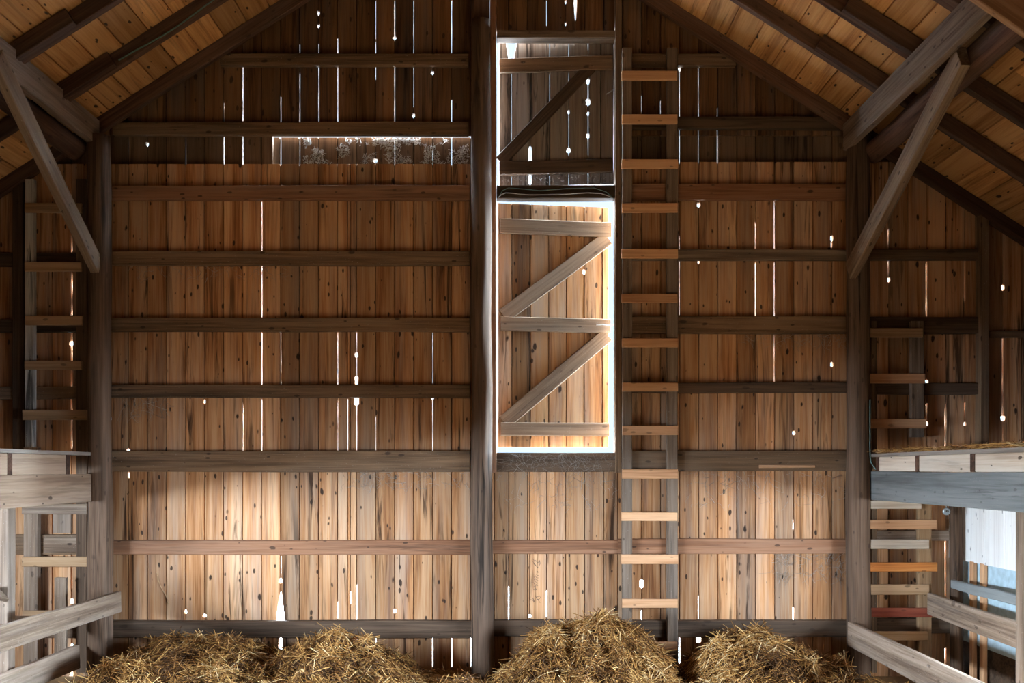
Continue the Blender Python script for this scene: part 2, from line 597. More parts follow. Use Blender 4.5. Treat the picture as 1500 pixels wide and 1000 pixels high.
# gable slits
for x, y0, y1, ww in ((355, 96, 176, 1.6), (355, 198, 241, 1.8), (411, 141, 178, 1.2), (411, 198, 241, 1.6), (439, 107, 178, 1.5), (439, 64, 76, 1.0),
                      (439, 198, 241, 1.4), (467, 96, 178, 1.7), (467, 64, 76, 1.5), (467, 17, 21, 4), (467, 36, 39, 3), (494, 96, 178, 1.4), (494, 55, 76, 1.4),
                      (550, 0, 56, 1.1), (550, 60, 76, 1.3), (550, 96, 115, 1.2), (578, 0, 55, 1.8), (578, 54, 57, 4), (578, 96, 178, 1.5), (578, 198, 240, 1.4),
                      (606, 0, 76, 1.2), (606, 96, 155, 1.1), (634, 220, 240, 1.3), (634, 105, 108, 4), (662, 0, 76, 1.6), (662, 146, 178, 1.5), (662, 198, 240, 1.6),
                      (327, 198, 241, 1.2), (327, 150, 178, 0.7), (271, 205, 241, 0.8), (215, 209, 213, 5), (550, 233, 237, 5), (606, 167, 171, 5), (188, 205, 240, 0.8),
                      (801, 0, 36, 1.2), (829, 0, 4, 3), (829, 33, 36, 3), (843, -40, 34, 5), (718, -60, 34, 2.6),
                      (996, 101, 170, 1.6), (996, 188, 238, 1.5), (1024, 99, 170, 1.3), (1024, 188, 238, 1.5), (1052, 157, 170, 1.2), (1052, 188, 238, 1.4),
                      (940, 139, 162, 0.7), (968, 147, 165, 0.7), (996, 98, 103, 4)):
    if abs(x - 843) < 1:
        crack(x, -60, 28, 5, 2.5)
    elif x == 718:
        op(717, y0, y1, 2.2)
    else:
        op(x, y0, y1, ww)
# slits and holes below the gable
for x, y0, y1, ww in ((383, 295, 368, 1.0), (383, 390, 464, 1.2), (383, 487, 563, 1.4), (383, 585, 660, 1.4), (355, 590, 660, 0.8), (411, 487, 563, 0.7),
                      (494, 487, 563, 1.2), (494, 585, 660, 0.9), (522, 487, 560, 1.0), (522, 517, 522, 6), (522, 552, 563, 6), (522, 581, 592, 6), (522, 592, 660, 1.6),
                      (634, 487, 560, 0.9), (634, 579, 584, 5), (634, 584, 660, 1.3), (411, 848, 853, 6), (411, 815, 848, 0.8), (550, 610, 660, 0.6),
                      (494, 882, 905, 1.2), (522, 857, 907, 1.6), (578, 893, 897, 5), (411, 935, 950, 7), (522, 935, 945, 1.8), (550, 935, 945, 1.8), (634, 935, 976, 1.8),
                      (661, 935, 976, 1.2), (689, 933, 976, 1.5), (745, 860, 908, 1.6), (801, 866, 903, 1.3), (940, 850, 860, 5), (996, 933, 971, 2.6), (1024, 932, 940, 6),
                      (1024, 873, 907, 1.2), (940, 895, 908, 1.0), (996, 345, 460, 0.9),
                      (1163, 890, 909, 2.4), (1163, 760, 775, 1.2), (1108, 325, 363, 1.0), (1108, 385, 464, 1.3), (1135, 292, 363, 1.2), (1135, 384, 464, 1.2), (1135, 490, 558, 0.9),
                      (1219, 346, 352, 3), (1219, 355, 361, 2), (1024, 298, 302, 4), (1010, 381, 385, 4), (1219, 531, 536, 4), (1163, 632, 636, 3),
                      (1303, 336, 364, 1.2), (1303, 382, 405, 1.2), (1303, 407, 412, 5), (1359, 385, 461, 1.7), (1359, 592, 616, 1.4), (1416, 383, 440, 1.2), (1416, 590, 622, 1.4),
                      (1388, 592, 657, 1.7), (1388, 535, 555, 0.8), (1388, 780, 872, 2.0), (1388, 950, 980, 2.2), (1471, 496, 655, 1.7), (1471, 418, 424, 4), (1471, 610, 615, 6), (1359, 557, 561, 6),
                      (1359, 618, 622, 5), (1416, 619, 623, 4), (104, 345, 368, 1.6), (104, 399, 461, 2.0), (104, 487, 528, 2.2), (104, 500, 505, 5), (104, 540, 565, 1.4), (104, 583, 656, 1.6),
                      (104, 830, 861, 1.6), (104, 877, 883, 6), (104, 943, 956, 3), (104, 966, 1000, 4), (20, 520, 655, 1.5), (132, 316, 338, 3), (160, 611, 615, 5), (188, 658, 663, 6), (188, 692, 700, 2),
                      (160, 690, 694, 4), (173, 770, 774, 4), (271, 894, 898, 5), (299, 900, 903, 4), (299, 586, 590, 4), (160, 440, 470, 0.8)):
    op(x, y0, y1, ww)
op(411, 868, 912, 2.0, 9.0)
crack(509, 585, 660, 1.2)
crack(513, 868, 884, 2.5, 1.5)
crack(776, 901, 904, 4)


def seams_between(xa, xb, cracks=()):
    xs = [xa]
    n = math.ceil((xa - 188.0) / 27.85 - 1e-6)
    while seam(n) < xb - 4:
        if seam(n) > xa + 4:
            xs.append(seam(n))
        n += 1
    xs.append(xb)
    xs = sorted(set(xs + [c for c in cracks if xa < c < xb]))
    return xs


def gable_top(y_depth):
    def g(px):
        x = (px - 750) * y_depth / F
        z = RZ + SHZ - RS * (abs(x - RX)) + 0.075
        return 687 - (z - CH) * F / y_depth
    return g


W_L, W_R = (XL - 0.05) * F / YW + 750, (XR + 0.05) * F / YW + 750
v, f, rn = [], [], []
gt = gable_top(YW)
low_top = lambda px: max(240.0, gt(px))
BOT = 687 + (CH + 0.10) * F / YW
planks(v, f, rn, seams_between(W_L, 724, [509, 513]), OP, low_top, BOT, YW)
planks(v, f, rn, seams_between(724, 905, [776]), OP, 664.0, BOT, YW)
planks(v, f, rn, seams_between(905, W_R), OP, lambda px: max(237.0, gt(px)), BOT, YW)
wall_back = mesh_obj('wall_back', v, f, M['siding'], attr=rn)
tag(wall_back, 'tall end wall of vertical pine planks behind the centre log post', 'wall', kind='structure')
v, f, rn = [], [], []
YG = YW + 0.028
kk = YG / YW


def rescale(d):
    return d


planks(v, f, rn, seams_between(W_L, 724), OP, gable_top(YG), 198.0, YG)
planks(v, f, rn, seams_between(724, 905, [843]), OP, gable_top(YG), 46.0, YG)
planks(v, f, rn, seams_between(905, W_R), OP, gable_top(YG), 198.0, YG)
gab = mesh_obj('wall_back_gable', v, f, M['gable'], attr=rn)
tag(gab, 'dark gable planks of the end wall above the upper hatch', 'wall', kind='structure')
v, f, rn = [], [], []
YR = YG + 0.055
YR2 = YG + 0.0212
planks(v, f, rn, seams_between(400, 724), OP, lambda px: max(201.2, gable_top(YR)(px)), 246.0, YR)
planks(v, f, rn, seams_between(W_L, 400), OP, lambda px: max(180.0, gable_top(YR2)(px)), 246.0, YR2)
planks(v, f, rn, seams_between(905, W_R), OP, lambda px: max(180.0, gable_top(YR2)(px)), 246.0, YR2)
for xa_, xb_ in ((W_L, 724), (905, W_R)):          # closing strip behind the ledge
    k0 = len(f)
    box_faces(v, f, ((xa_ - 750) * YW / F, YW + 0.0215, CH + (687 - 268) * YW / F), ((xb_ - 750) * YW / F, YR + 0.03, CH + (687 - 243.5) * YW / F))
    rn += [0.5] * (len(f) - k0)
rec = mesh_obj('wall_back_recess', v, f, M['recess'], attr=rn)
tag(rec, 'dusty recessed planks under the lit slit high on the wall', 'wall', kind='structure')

# ------------------------------------------------------------------ floor, other walls, ground outside
v, f = [], []
box_faces(v, f, (XL - 0.2, YF - 0.2, -0.10), (XR + 0.2, YW + 0.2, 0.0))
tag(mesh_obj('floor', v, f, M['dirt']), 'dark dirt floor strewn with chaff', 'floor', kind='structure')
v, f = [], []
box_faces(v, f, (-40, -30, -0.40), (40, 60, -0.30))
tag(mesh_obj('ground', v, f, M['snow']), 'pale open ground outside the barn', 'ground', kind='structure')


def side_wall(name, x0, x1, ya, yb, oa, ob, oz0, oz1, ztop, label):
    v, f, rn = [], [], []
    y = ya
    while y < yb - 0.01:
        y2 = min(yb, y + 0.15)
        segs = [(-0.1, ztop)]
        if oa < (y + y2) / 2 < ob:
            segs = [(-0.1, oz0), (oz1, ztop)]
        if name == 'wall_right' and 4.82 < (y + y2) / 2 < 5.50:  # opening added for the ladder fill lamp, out of view
            segs = [(-0.1, 0.55), (1.37, ztop)]
        for (z0, z1) in segs:
            k0 = len(f)
            box_faces(v, f, (x0, y, z0), (x1, y2 - 0.0002, z1))
            rn += [random.random() * 3] * (len(f) - k0)
        y = y2
    o = mesh_obj(name, v, f, M['oldwall'], attr=rn)
    return tag(o, label, 'wall', kind='structure')


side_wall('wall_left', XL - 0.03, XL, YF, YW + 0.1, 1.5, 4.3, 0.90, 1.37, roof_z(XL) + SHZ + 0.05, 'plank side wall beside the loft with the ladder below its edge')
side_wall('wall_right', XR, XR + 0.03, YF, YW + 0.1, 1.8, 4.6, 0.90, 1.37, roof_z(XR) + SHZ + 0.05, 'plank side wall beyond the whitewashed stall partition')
v, f, rn = [], [], []
x = XL
while x < XR - 0.01:
    x2 = min(XR, x + 0.15)
    segs = [(-0.1, roof_z((x + x2) / 2) + SHZ + 0.03)]
    for z0, z1 in segs:
        k0 = len(f)
        box_faces(v, f, (x, YF - 0.03, z0), (x2 - 0.0002, YF, z1))
        rn += [random.random() * 3] * (len(f) - k0)
    x = x2
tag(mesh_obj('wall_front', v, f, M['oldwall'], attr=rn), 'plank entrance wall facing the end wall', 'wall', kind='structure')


def sheathing(name, sgn, xend, label):
    """roof boards running along the barn, one mesh, V-grooved"""
    v, f, rn = [], [], []
    L = abs(xend - RX) / math.cos(RANG) + 0.5
    bw = 0.190
    dirx, dirz = sgn * math.cos(RANG), -math.sin(RANG)
    nx, nz = sgn * math.sin(RANG), math.cos(RANG)      # outward
    s = -0.02
    Y0, Y1 = YF - 0.3, YW + 0.16
    while s < L:
        cuts = [Y0]
        y = Y0 + random.uniform(1.0, 3.0)
        while y < Y1 - 0.8:
            cuts.append(y)
            y += random.uniform(2.0, 3.6)
        cuts.append(Y1)
        for a, b in zip(cuts[:-1], cuts[1:]):
            b0 = len(v)
            rv = random.random() * 3
            hh = random.uniform(0, 0.002)
            for yy, e in ((a, 0.0006), (b, -0.0006)):
                for (ss, hgt) in ((s - 0.0005, 0.03), (s - 0.0005, 0.016), (s + 0.005, hh), (s + bw - 0.005, hh), (s + bw + 0.0005, 0.016), (s + bw + 0.0005, 0.03)):
                    v.append((RX + dirx * ss + nx * hgt, yy + e, RZ + SHZ + dirz * ss + nz * hgt))
            for q in range(6):
                f.append((b0 + q, b0 + (q + 1) % 6, b0 + 6 + (q + 1) % 6, b0 + 6 + q))
            f.append(tuple(b0 + q for q in range(6)))
            f.append(tuple(b0 + 6 + q for q in reversed(range(6))))
            rn += [rv] * 8
        s += bw
    o = mesh_obj(name, v, f, M['roof'], attr=rn)
    tag(o, label, 'roof', kind='structure')


sheathing('ceiling_left', -1, XL, 'sloping roof underside of warm pine boards over the left loft')
sheathing('ceiling_right', 1, XR, 'sloping roof underside of warm pine boards over the right loft')

# ------------------------------------------------------------------ eave beams, rafters, braces
XPL, XPR = -2.84, 2.28      # inner faces of the eave beams


def pl(name, sx, ya, yb, z0, z1, x0, x1, mat, label, cat, **kw):
    xm = (x0 + x1) / 2
    o = board(name, (xm, ya, (z0 + z1) / 2), (xm, yb, (z0 + z1) / 2), z1 - z0, abs(x1 - x0), (sx, 0, 0), mat, **kw)
    return tag(o, label, cat)


pl('eave_board', 1, 0.5, 6.66, 3.675, 3.86, XPL - 0.05, XPL, M['grey'], 'smooth grey board facing the eave beam over the left log post', 'beam', jit=0.004, seg=0.3)
tag(log('eave_log', (XPL - 0.15, 0.5, 3.65), (XPL - 0.15, 6.60, 3.65), 0.078, 0.078, M['rafter']), 'dark rough eave log behind the grey board over the left log post', 'beam')
pl('eave_board', -1, 0.5, 6.66, 3.645, 3.83, XPR, XPR + 0.05, M['grey'], 'grey brown board facing the eave beam over the right log post', 'beam', jit=0.004, seg=0.3)
tag(log('eave_log', (XPR + 0.20, 0.5, 3.63), (XPR + 0.20, 6.60, 3.63), 0.078, 0.078, M['rafter']), 'dark rough eave log behind the board over the right log post', 'beam')


def rafter(name, sgn, Y, xa, xb, label, group, mat=None, off=0.0, **kw):
    """from x distance xa to xb off the ridge"""
    def p(d):
        x = RX + sgn * d
        z = RZ - RS * d + RW / 2 / math.cos(RANG) - off
        return Vector((x, Y, z))
    o = board(name, p(xa), p(xb), RW, 0.05, (0, -1, 0), mat or M['rafter'], jit=0.0025, seg=0.3, **kw)
    return tag(o, label, 'rafter', group)


RYL = [6.745, 6.20, 5.62, 5.03, 4.43, 3.83]
RYR = [6.745, 6.10, 5.60, 5.02, 4.43, 3.83]
ORD = ['lying against the end wall', 'nearest the end wall but one', 'third from the end wall', 'fourth from the end wall', 'fifth from the end wall', 'sixth from the end wall']
for i in range(6):
    rafter('rafter', -1, RYL[i], 0.035, 2.72, 'dark brown rafter on the left roof slope, ' + ORD[i], 'left rafters')
    rafter('rafter', 1, RYR[i], 0.035, 2.72, 'dark brown rafter on the right roof slope, ' + ORD[i], 'right rafters')
    if i:
        rafter('rafter_tail', -1, RYL[i] - 0.052, 2.28, 4.15, 'short lower rafter lapped at the left eave, ' + ORD[i], 'left rafter tails', off=0.008)
        rafter('rafter_tail', 1, RYR[i] - 0.052, 2.18, 4.15, 'short lower rafter lapped at the right eave, ' + ORD[i], 'right rafter tails', off=0.008)
    else:
        rafter('rafter_tail', -1, RYL[i], 2.74, 4.15, 'short lower rafter past the left log post, ' + ORD[i], 'left rafter tails')
        rafter('rafter_tail', 1, RYR[i], 2.74, 4.15, 'short lower rafter past the right log post, ' + ORD[i], 'right rafter tails')
# warm plank crossing the upper right corner
tag(board('tie_plank', at(1400, -50, 4.30), at(1560, 62, 4.30), 0.16, 0.04, (0, -1, 0), M['warmplank'], jit=0.002), 'warm brown plank crossing the top right corner under the roof', 'plank')

# knee braces
bl = board('knee_brace', (-2.82, 6.56, 2.83), (-2.82, 5.28, 3.70), 0.125, 0.055, (1, 0, 0), M['brace'], jit=0.004, ragged=0.01)
tag(bl, 'slanting knee brace from the left log post up to the eave', 'brace')
br = board('knee_brace', (2.302, 6.56, 2.80), (2.362, 5.06, 3.62), 0.140, 0.055, (-1, 0, 0), M['brace'], jit=0.004, ragged=0.01)
tag(br, 'slanting knee brace from the right log post up to the eave', 'brace')

# ------------------------------------------------------------------ posts
YP = 6.62
p = log('log_post', at(146, 1000, YP), at(147, 200, YP), 0.078, 0.070, M['log'], sq=0.35, bend=0.006)
tag(p, 'round log post under the left eave, beside the left ladder', 'post')
p = log('log_post', at(706, 1000, 6.69), at(704, 30, 6.69), 0.078, 0.066, M['log'], bend=0.008)
tag(p, 'weathered centre log post beside the lit hay door', 'post')
p = log('log_post', at(1258, 1000, YP), at(1257, 196, YP), 0.079, 0.076, M['log'], sq=0.2, bend=0.004)
tag(p, 'straight round log post under the right eave', 'post')
tag(rect_board('ridge_post', 694, 34, 717, -135, 6.745, 0.05, M['gable_post'] if 'gable_post' in M else M['rafter'], horiz=False), 'dark short post from the centre log top up to the ridge', 'post')
tag(rect_board('corner_stud', 1436, 660, 1449, 288, 6.72, 0.08, M['girt'], horiz=False), 'thin upright stud on the wall above the right loft', 'stud')
tag(rect_board('corner_stud', 18, 660, 34, 262, 6.74, 0.06, M['sill'], horiz=False), 'dark upright stud beside the flaking ladder rail', 'stud')
p = log('stall_post', at(1401, 1010, 6.55), at(1400, 735, 6.55), 0.043, 0.040, M['log'], bend=0.004)
tag(p, 'thin bark brown log post at the corner of the whitewashed stall', 'post')

# ------------------------------------------------------------------ girts
GY = 6.752


def girt(x0, y0, x1, y1, mat, label, group, th=0.049, Y=GY, **kw):
    o = rect_board('wall_girt', x0, y0, x1, y1, Y, th, M[mat], jit=0.003, **kw)
    return tag(o, label, 'girt', group)


LG = 'girts across the left bay'
girt(322, 78, 686, 95, 'girt', 'short pale rail high in the left gable under the rafters', LG, Y=GY + 0.026, th=0.05)
girt(165, 178, 686, 197, 'girt', 'dark rail in the left bay just above the cobwebbed slit', LG, Y=GY + 0.026, th=0.05)
girt(160, 271, 688, 292, 'girt_red', 'reddish rail in the left bay below the cobwebbed slit', LG)
girt(160, 367, 688, 388, 'girt', 'dark brown rail in the left bay level with the brace foot', LG)
girt(160, 465, 688, 485, 'girt', 'brown rail in the left bay, first above the three sunlit holes', LG)
girt(160, 563, 688, 582, 'girt', 'brown rail in the left bay crossed by the sunlit holes', LG)
girt(160, 660, 688, 691, 'girt', 'wide worn rail in the left bay level with the loft decks', LG)
girt(160, 791, 700, 812, 'girt_red', 'reddish rail in the left bay between loft and hay', LG)
girt(160, 909, 700, 934, 'sill', 'dark sill rail in the left bay just above the hay', LG)
MG = 'girts across the door bay'
girt(716, 791, 912, 811, 'girt_red', 'reddish rail below the hay door, beside the centre log', MG)
girt(716, 908, 912, 932, 'sill', 'dark sill rail half hidden behind the middle hay heap', MG)
RG = 'girts across the right bay'
girt(912, 78, 1078, 95, 'girt', 'grey rail behind the top of the tall ladder', RG, Y=GY + 0.026, th=0.05)
girt(912, 170, 1243, 188, 'sill', 'dark rail right of the ladder under the gable slits', RG, Y=GY + 0.026, th=0.05)
girt(905, 269, 1243, 292, 'girt_red', 'dim reddish rail right of the ladder, third from the top', RG)
girt(905, 365, 1243, 380, 'grey', 'thin pale grey rail right of the tall ladder', RG)
girt(905, 463, 1243, 488, 'girt', 'cobwebbed brown rail right of the ladder, below the thin grey one', RG)
girt(905, 560, 1243, 575, 'sill', 'thin dark rail right of the ladder, first above loft level', RG)
girt(905, 660, 1243, 690, 'girt', 'wide dark rail right of the ladder level with the loft', RG)
girt(905, 789, 1243, 811, 'girt_red', 'reddish rail right of the ladder above the right hay mound', RG)
girt(905, 909, 1243, 933, 'sill', 'dark sill rail behind the right hay mound', RG)
LL = 'girts beyond the left post'
girt(-140, 369, 130, 389, 'sill', 'dark rail behind the left ladder, topmost there', LL)
girt(-140, 467, 130, 486, 'sill', 'dark rail behind the left ladder with the lit slit below', LL)
girt(-140, 566, 112, 584, 'girt', 'brown rail behind the left ladder above its lowest upper rung', LL)
girt(-140, 783, 130, 812, 'girt', 'brown rail behind the left ladder under the loft', LL)
girt(-140, 909, 130, 934, 'sill', 'sill rail behind the left fence boards', LL)
RL = 'girts beyond the right post'
girt(1272, 365, 1436, 380, 'sill', 'dark rail between right log and thin stud, topmost there', RL)
girt(1272, 464, 1436, 488, 'sill', 'dark rail between right log and thin stud, behind the top rung', RL)
girt(1272, 561, 1436, 577, 'sill', 'black rail between right log and thin stud, lowest above the loft', RL)
girt(1450, 484, 1580, 493, 'girt', 'thin bare rail on the wall past the thin stud', RL)
girt(1272, 777, 1390, 792, 'grey', 'pale grey rail behind the rungs of the lower right ladder', RL)
girt(1272, 906, 1392, 928, 'sill', 'dark rail behind the red ladder rung', RL)

# ------------------------------------------------------------------ door bay: jambs, header, hatch, hay door
tag(rect_board('door_jamb', 717.5, 692, 727, -30, 6.735, 0.13, M['girt_red'], horiz=False, jit=0.001), 'reddish upright jamb between centre log and hay door', 'jamb')
tag(rect_board('door_jamb', 901.5, 692, 911, -30, 6.735, 0.13, M['girt'], horiz=False, jit=0.001), 'brown upright jamb between hay door and tall ladder', 'jamb')
tag(rect_board('door_lintel', 727.5, 44, 901, 55, 6.76, 0.10, M['grey'], jit=0.001), 'grey lintel board over the dark upper hatch', 'beam')
tag(rect_board('door_header', 727.5, 271, 901, 290, 6.76, 0.10, M['sill'], jit=0.001), 'dark header board with a wire between hatch and hay door', 'beam')
tag(rect_board('door_sill', 727.5, 663, 901, 691, 6.75, 0.06, M['sill'], jit=0.002), 'dark sill board hung with cobwebs below the hay door', 'beam')

# upper hatch, hinged on its right edge, slightly ajar at its left
YD = 6.852


def door_planks(xs, top, bot, hinge, ang, mat, parent, ops, name='planks'):
    v, f, rn = [], [], []
    planks(v, f, rn, xs, ops, top, bot, YD, th=0.022)
    h = Vector(((hinge - 750) * YD / F, YD, 0))
    c, s = math.cos(ang), math.sin(ang)
    vv = []
    for q in v:
        x, y = q[0] - h.x, q[1] - h.y
        vv.append((h.x + x * c - y * s, h.y + x * s + y * c, q[2]))
    return mesh_obj(name, vv, f, mat, parent, attr=rn)


def turn(o, hinge, ang, parent):
    h = Vector(((hinge - 750) * YD / F, YD, 0)) - parent.location
    h.z = 0
    R = Matrix.Translation(h) @ Matrix.Rotation(ang, 4, 'Z') @ Matrix.Translation(-h)
    o.matrix_basis = R @ o.matrix_basis
    return o


OP.update({})
hops = {}
hatch = empty('door_1', at(900, 270, YD), 'dark upper hatch door with sunlit holes above the hay door', 'door', kind='structure')
HX = [730.0, 748.5, 776.5, 805, 833, 861.5, 880, 899]
hops[748.5] = [(48, 81, 11, 10), (102, 225, 0.6, 0.8), (255, 267, 1.0, 1.0)]
hops[776.5] = [(212, 232, 3.5, 4.5), (253, 266, 5, 5)]
hops[805] = [(58, 80, 0.9, 0.9), (105, 150, 0.6, 0.6), (255, 268, 1.0, 1.0)]
hops[833] = [(58, 80, 0.9, 0.9), (104, 116, 0.7, 0.7), (160, 164, 3, 3), (216, 221, 5, 5), (166, 225, 0.7, 0.7), (253, 268, 1, 1)]
hops[861.5] = [(58, 70, 1.4, 1.0), (115, 121, 5, 5), (121, 145, 1.6, 1.6), (145, 152, 5, 5), (163, 167, 3, 3), (168, 225, 1.0, 1.0), (195, 200, 3, 3), (253, 268, 1, 1)]
HA = math.radians(-4.5)
door_planks(HX, 56.0, 269.5, 899, HA, M['doordark'], hatch, hops)
for (y0, y1) in ((80, 101), (232, 252)):
    turn(rect_board('rail', 731, y0, 898, y1, YD - 0.026, 0.026, M['girt'] if y0 < 100 else M['sill'], hatch, jit=0.001), 899, HA, hatch)
a, b = at(732, 232, YD - 0.020), at(866, 96, YD - 0.020)
turn(board('diagonal_brace', a + Vector((0, 0.010, 0)), b + Vector((0, 0.010, 0)), 0.085, 0.020, (0, -1, 0), M['sill'], hatch, jit=0.001), 899, HA, hatch)
pts = [at(888, 138, YD - 0.03), at(893, 135, YD - 0.04), at(899, 131, YD - 0.05)]
vv, ff = tubes([pts], [0.004], 6)
mesh_obj('latch_hook', vv, ff, M['wire'], hatch)

# hay door, hinged left, swung a little outward
hay = empty('door_2', at(731, 660, YD), 'tall plank hay door with Z braces, ajar with daylight round it', 'door', kind='structure')
DA = math.radians(8.5)
LX = [729.0, 750, 777.5, 805, 831.5, 858.5, 886, 895.5]
lops = {750: [(300, 650, 0.3, 0.3)], 858.5: [(391, 397, 6, 6)], 886: [(300, 650, 0.5, 0.5)]}
door_planks(LX, 297.5, 654.5, 731, DA, M['doorplank'], hay, lops)
RAILS = ((319, 341, 732, 899), (463, 484, 733, 898), (618, 638, 733, 896))
for (y0, y1, x0, x1) in RAILS:
    r_ = turn(rect_board('rail', x0, y0, x1, y1, YD - 0.028, 0.028, M['brace'], hay, jit=0.0015), 731, DA, hay)
for (x0, y0, x1, y1) in ((737, 462, 894, 343), (738, 618, 893, 487)):
    a, b = at(x0, y0, YD - 0.024) + Vector((0, 0.012, 0)), at(x1, y1, YD - 0.024) + Vector((0, 0.012, 0))
    turn(board('diagonal_brace', a, b, 0.105, 0.024, (0, -1, 0), M['brace'], hay, jit=0.0015), 731, DA, hay)
hk = [at(876, 473, YD - 0.034), at(886, 472, YD - 0.040), at(895, 473, YD - 0.044), at(901, 473, YD - 0.05)]
vv, ff = tubes([hk], [0.004], 6)
turn(mesh_obj('latch_hook', vv, ff, M['nail'], hay), 731, DA, hay)

# wire lying on the header
pts = []
for (x, y, dy) in ((730, 289, 0), (734, 285, 0.02), (741, 282, 0.03), (752, 283, 0.03), (770, 285, 0.03), (800, 285, 0.03), (830, 284, 0.03), (860, 282, 0.03), (880, 283, 0.03), (892, 287, 0.02), (899, 291, 0)):
    pts.append(at(x, y, 6.752 - dy * 0.1))
vv, ff = tubes([pts], [0.004], 6)
tag(mesh_obj('header_wire', vv, ff, M['wire'], smooth=True), 'bowed wire fastened across the dark header over the hay door', 'wire')
pts = [at(x, y, 6.752) for (x, y) in ((731, 288), (736, 279), (745, 275), (760, 276), (790, 279), (830, 276), (870, 275), (888, 281), (896, 288))]
vv, ff = tubes([pts], [0.0025], 6)
tag(mesh_obj('header_wire', vv, ff, M['cable'], smooth=True), 'thinner dark upper wire across the header over the hay door', 'wire')

# ------------------------------------------------------------------ ladders


def ladder(label, base, stiles, rungs, group=None):
    e = empty('wall_ladder', base, label, 'ladder', group)
    for (x0, x1, y0, y1, Y, th, mt) in stiles:
        rect_board('stile', x0, y1, x1, y0, Y, th, M[mt], e, horiz=False, jit=0.0015)
    for (x0, x1, y0, y1, Y, mt) in rungs:
        rect_board('rung', x0, y0, x1, y1, Y, 0.022, M[mt], e, jit=0.0012, ragged=0.001)
    return e


R = [(103, 117), (167, 181), (233, 246), (297, 311), (364, 378), (430, 443), (495, 508), (560, 573), (623, 637), (687, 701), (750, 763), (812, 826), (877, 890), (940, 953)]
ladder('tall ladder of new pine rungs on the wall right of the hay door', at(952, 985, 6.72),
       [(911.5, 926, 70, 985, 6.705, 0.046, 'grey'), (977, 993, 70, 985, 6.705, 0.046, 'grey')],
       [(911 + random.uniform(-0.5, 1), 993 + random.uniform(-1, 0.5), a, b, 6.682, 'rung') for a, b in R])
ladder('ladder with a flaking whitewashed rail on the wall beyond the left log', at(80, 985, 6.72),
       [(36, 49, 262, 655, 6.705, 0.046, 'flaky'), (34, 55, 655, 985, 6.70, 0.05, 'grey'), (111, 127, 262, 985, 6.705, 0.046, 'sill')],
       [(36, 119, 297, 311, 6.682, 'rung_old'), (36, 118, 383, 397, 6.682, 'rung_old'), (37, 120, 462, 476, 6.682, 'rung_old'), (36, 119, 528, 541, 6.682, 'rung_old'),
        (33, 126, 600, 615, 6.682, 'rung_old'), (32, 127, 738, 753, 6.677, 'grey'), (32, 127, 815, 830, 6.677, 'rung_old'), (33, 120, 894, 909, 6.677, 'rung_old')])
ladder('ladder with mixed bright and dark rungs on the wall past the right log', at(1318, 985, 6.72),
       [(1277, 1285, 470, 985, 6.705, 0.046, 'girt'), (1335, 1354, 470, 640, 6.705, 0.046, 'grey'), (1346, 1365, 690, 985, 6.705, 0.046, 'rung_old')],
       [(1273, 1352, 480, 494, 6.682, 'rung_old'), (1274, 1355, 547, 561, 6.682, 'rung'), (1275, 1357, 613, 627, 6.682, 'rung'), (1276, 1350, 733, 745, 6.682, 'palewood'),
        (1275, 1372, 761, 775, 6.68, 'rung'), (1276, 1361, 790, 804, 6.682, 'palewood'), (1275, 1373, 824, 837, 6.68, 'rung_orange'), (1276, 1361, 856, 871, 6.682, 'rung_old'),
        (1275, 1365, 890, 904, 6.68, 'rung_red'), (1276, 1359, 925, 938, 6.682, 'rung_old')])

# ------------------------------------------------------------------ lofts


def loft(sgn, xface, ya, yb, xw, joists, beam_mat, zb0, zb1, zd, side, beam_label):
    x0, x1 = (xface - 0.06 * sgn * -1, xface) if sgn > 0 else (xface + 0.06 * -1, xface)
    tag(board('loft_beam', (xface + sgn * 0.03, ya, (zb0 + zb1) / 2), (xface + sgn * 0.03, yb, (zb0 + zb1) / 2), zb1 - zb0, 0.06, (-sgn, 0, 0), M[beam_mat], jit=0.003, seg=0.2), beam_label, 'beam')
    names = ['nearest the end wall', 'second from the end wall', 'third from the end wall', 'fourth from the end wall', 'fifth from the end wall', 'sixth from the end wall', 'seventh from the end wall']
    zj0, zj1 = zb1, zd - 0.022
    for i, y in enumerate(joists):
        if True:
            tag(board('loft_joist', (xface + sgn * 0.004, y, (zj0 + zj1) / 2), (xw, y, (zj0 + zj1) / 2), zj1 - zj0 - 0.001, 0.048, (0, -1, 0), M['rafter'], jit=0.001, seg=0.4),
                'dark joist end under the %s loft deck, ' % side + names[i], 'joist', '%s loft joists' % side)
        if i < len(joists) - 1:
            a, b = joists[i], joists[i + 1]
            tag(board('blocking_board', (xface + sgn * 0.022, a - 0.026, (zj0 + zj1) / 2), (xface + sgn * 0.022, b + 0.026, (zj0 + zj1) / 2), zj1 - zj0 - 0.002, 0.03, (-sgn, 0, 0), M['palewood' if sgn > 0 else 'tanbeam'], jit=0.001, seg=0.3),
                'pale blocking board between the %s loft joists, ' % side + names[i], 'board', '%s loft blocking' % side)
    v, f, rn = [], [], []
    x = min(xface, xw)
    xe = max(xface, xw)
    while x < xe - 0.01:
        x2 = min(xe, x + 0.17)
        k0 = len(f)
        box_faces(v, f, (x, yb, zd - 0.022), (x2 - 0.001, ya, zd))
        rn += [random.random()] * (len(f) - k0)
        x = x2
    tag(mesh_obj('loft_deck', v, f, M['deck'], attr=rn), 'plank deck of the low loft on the %s side' % side, 'loft')


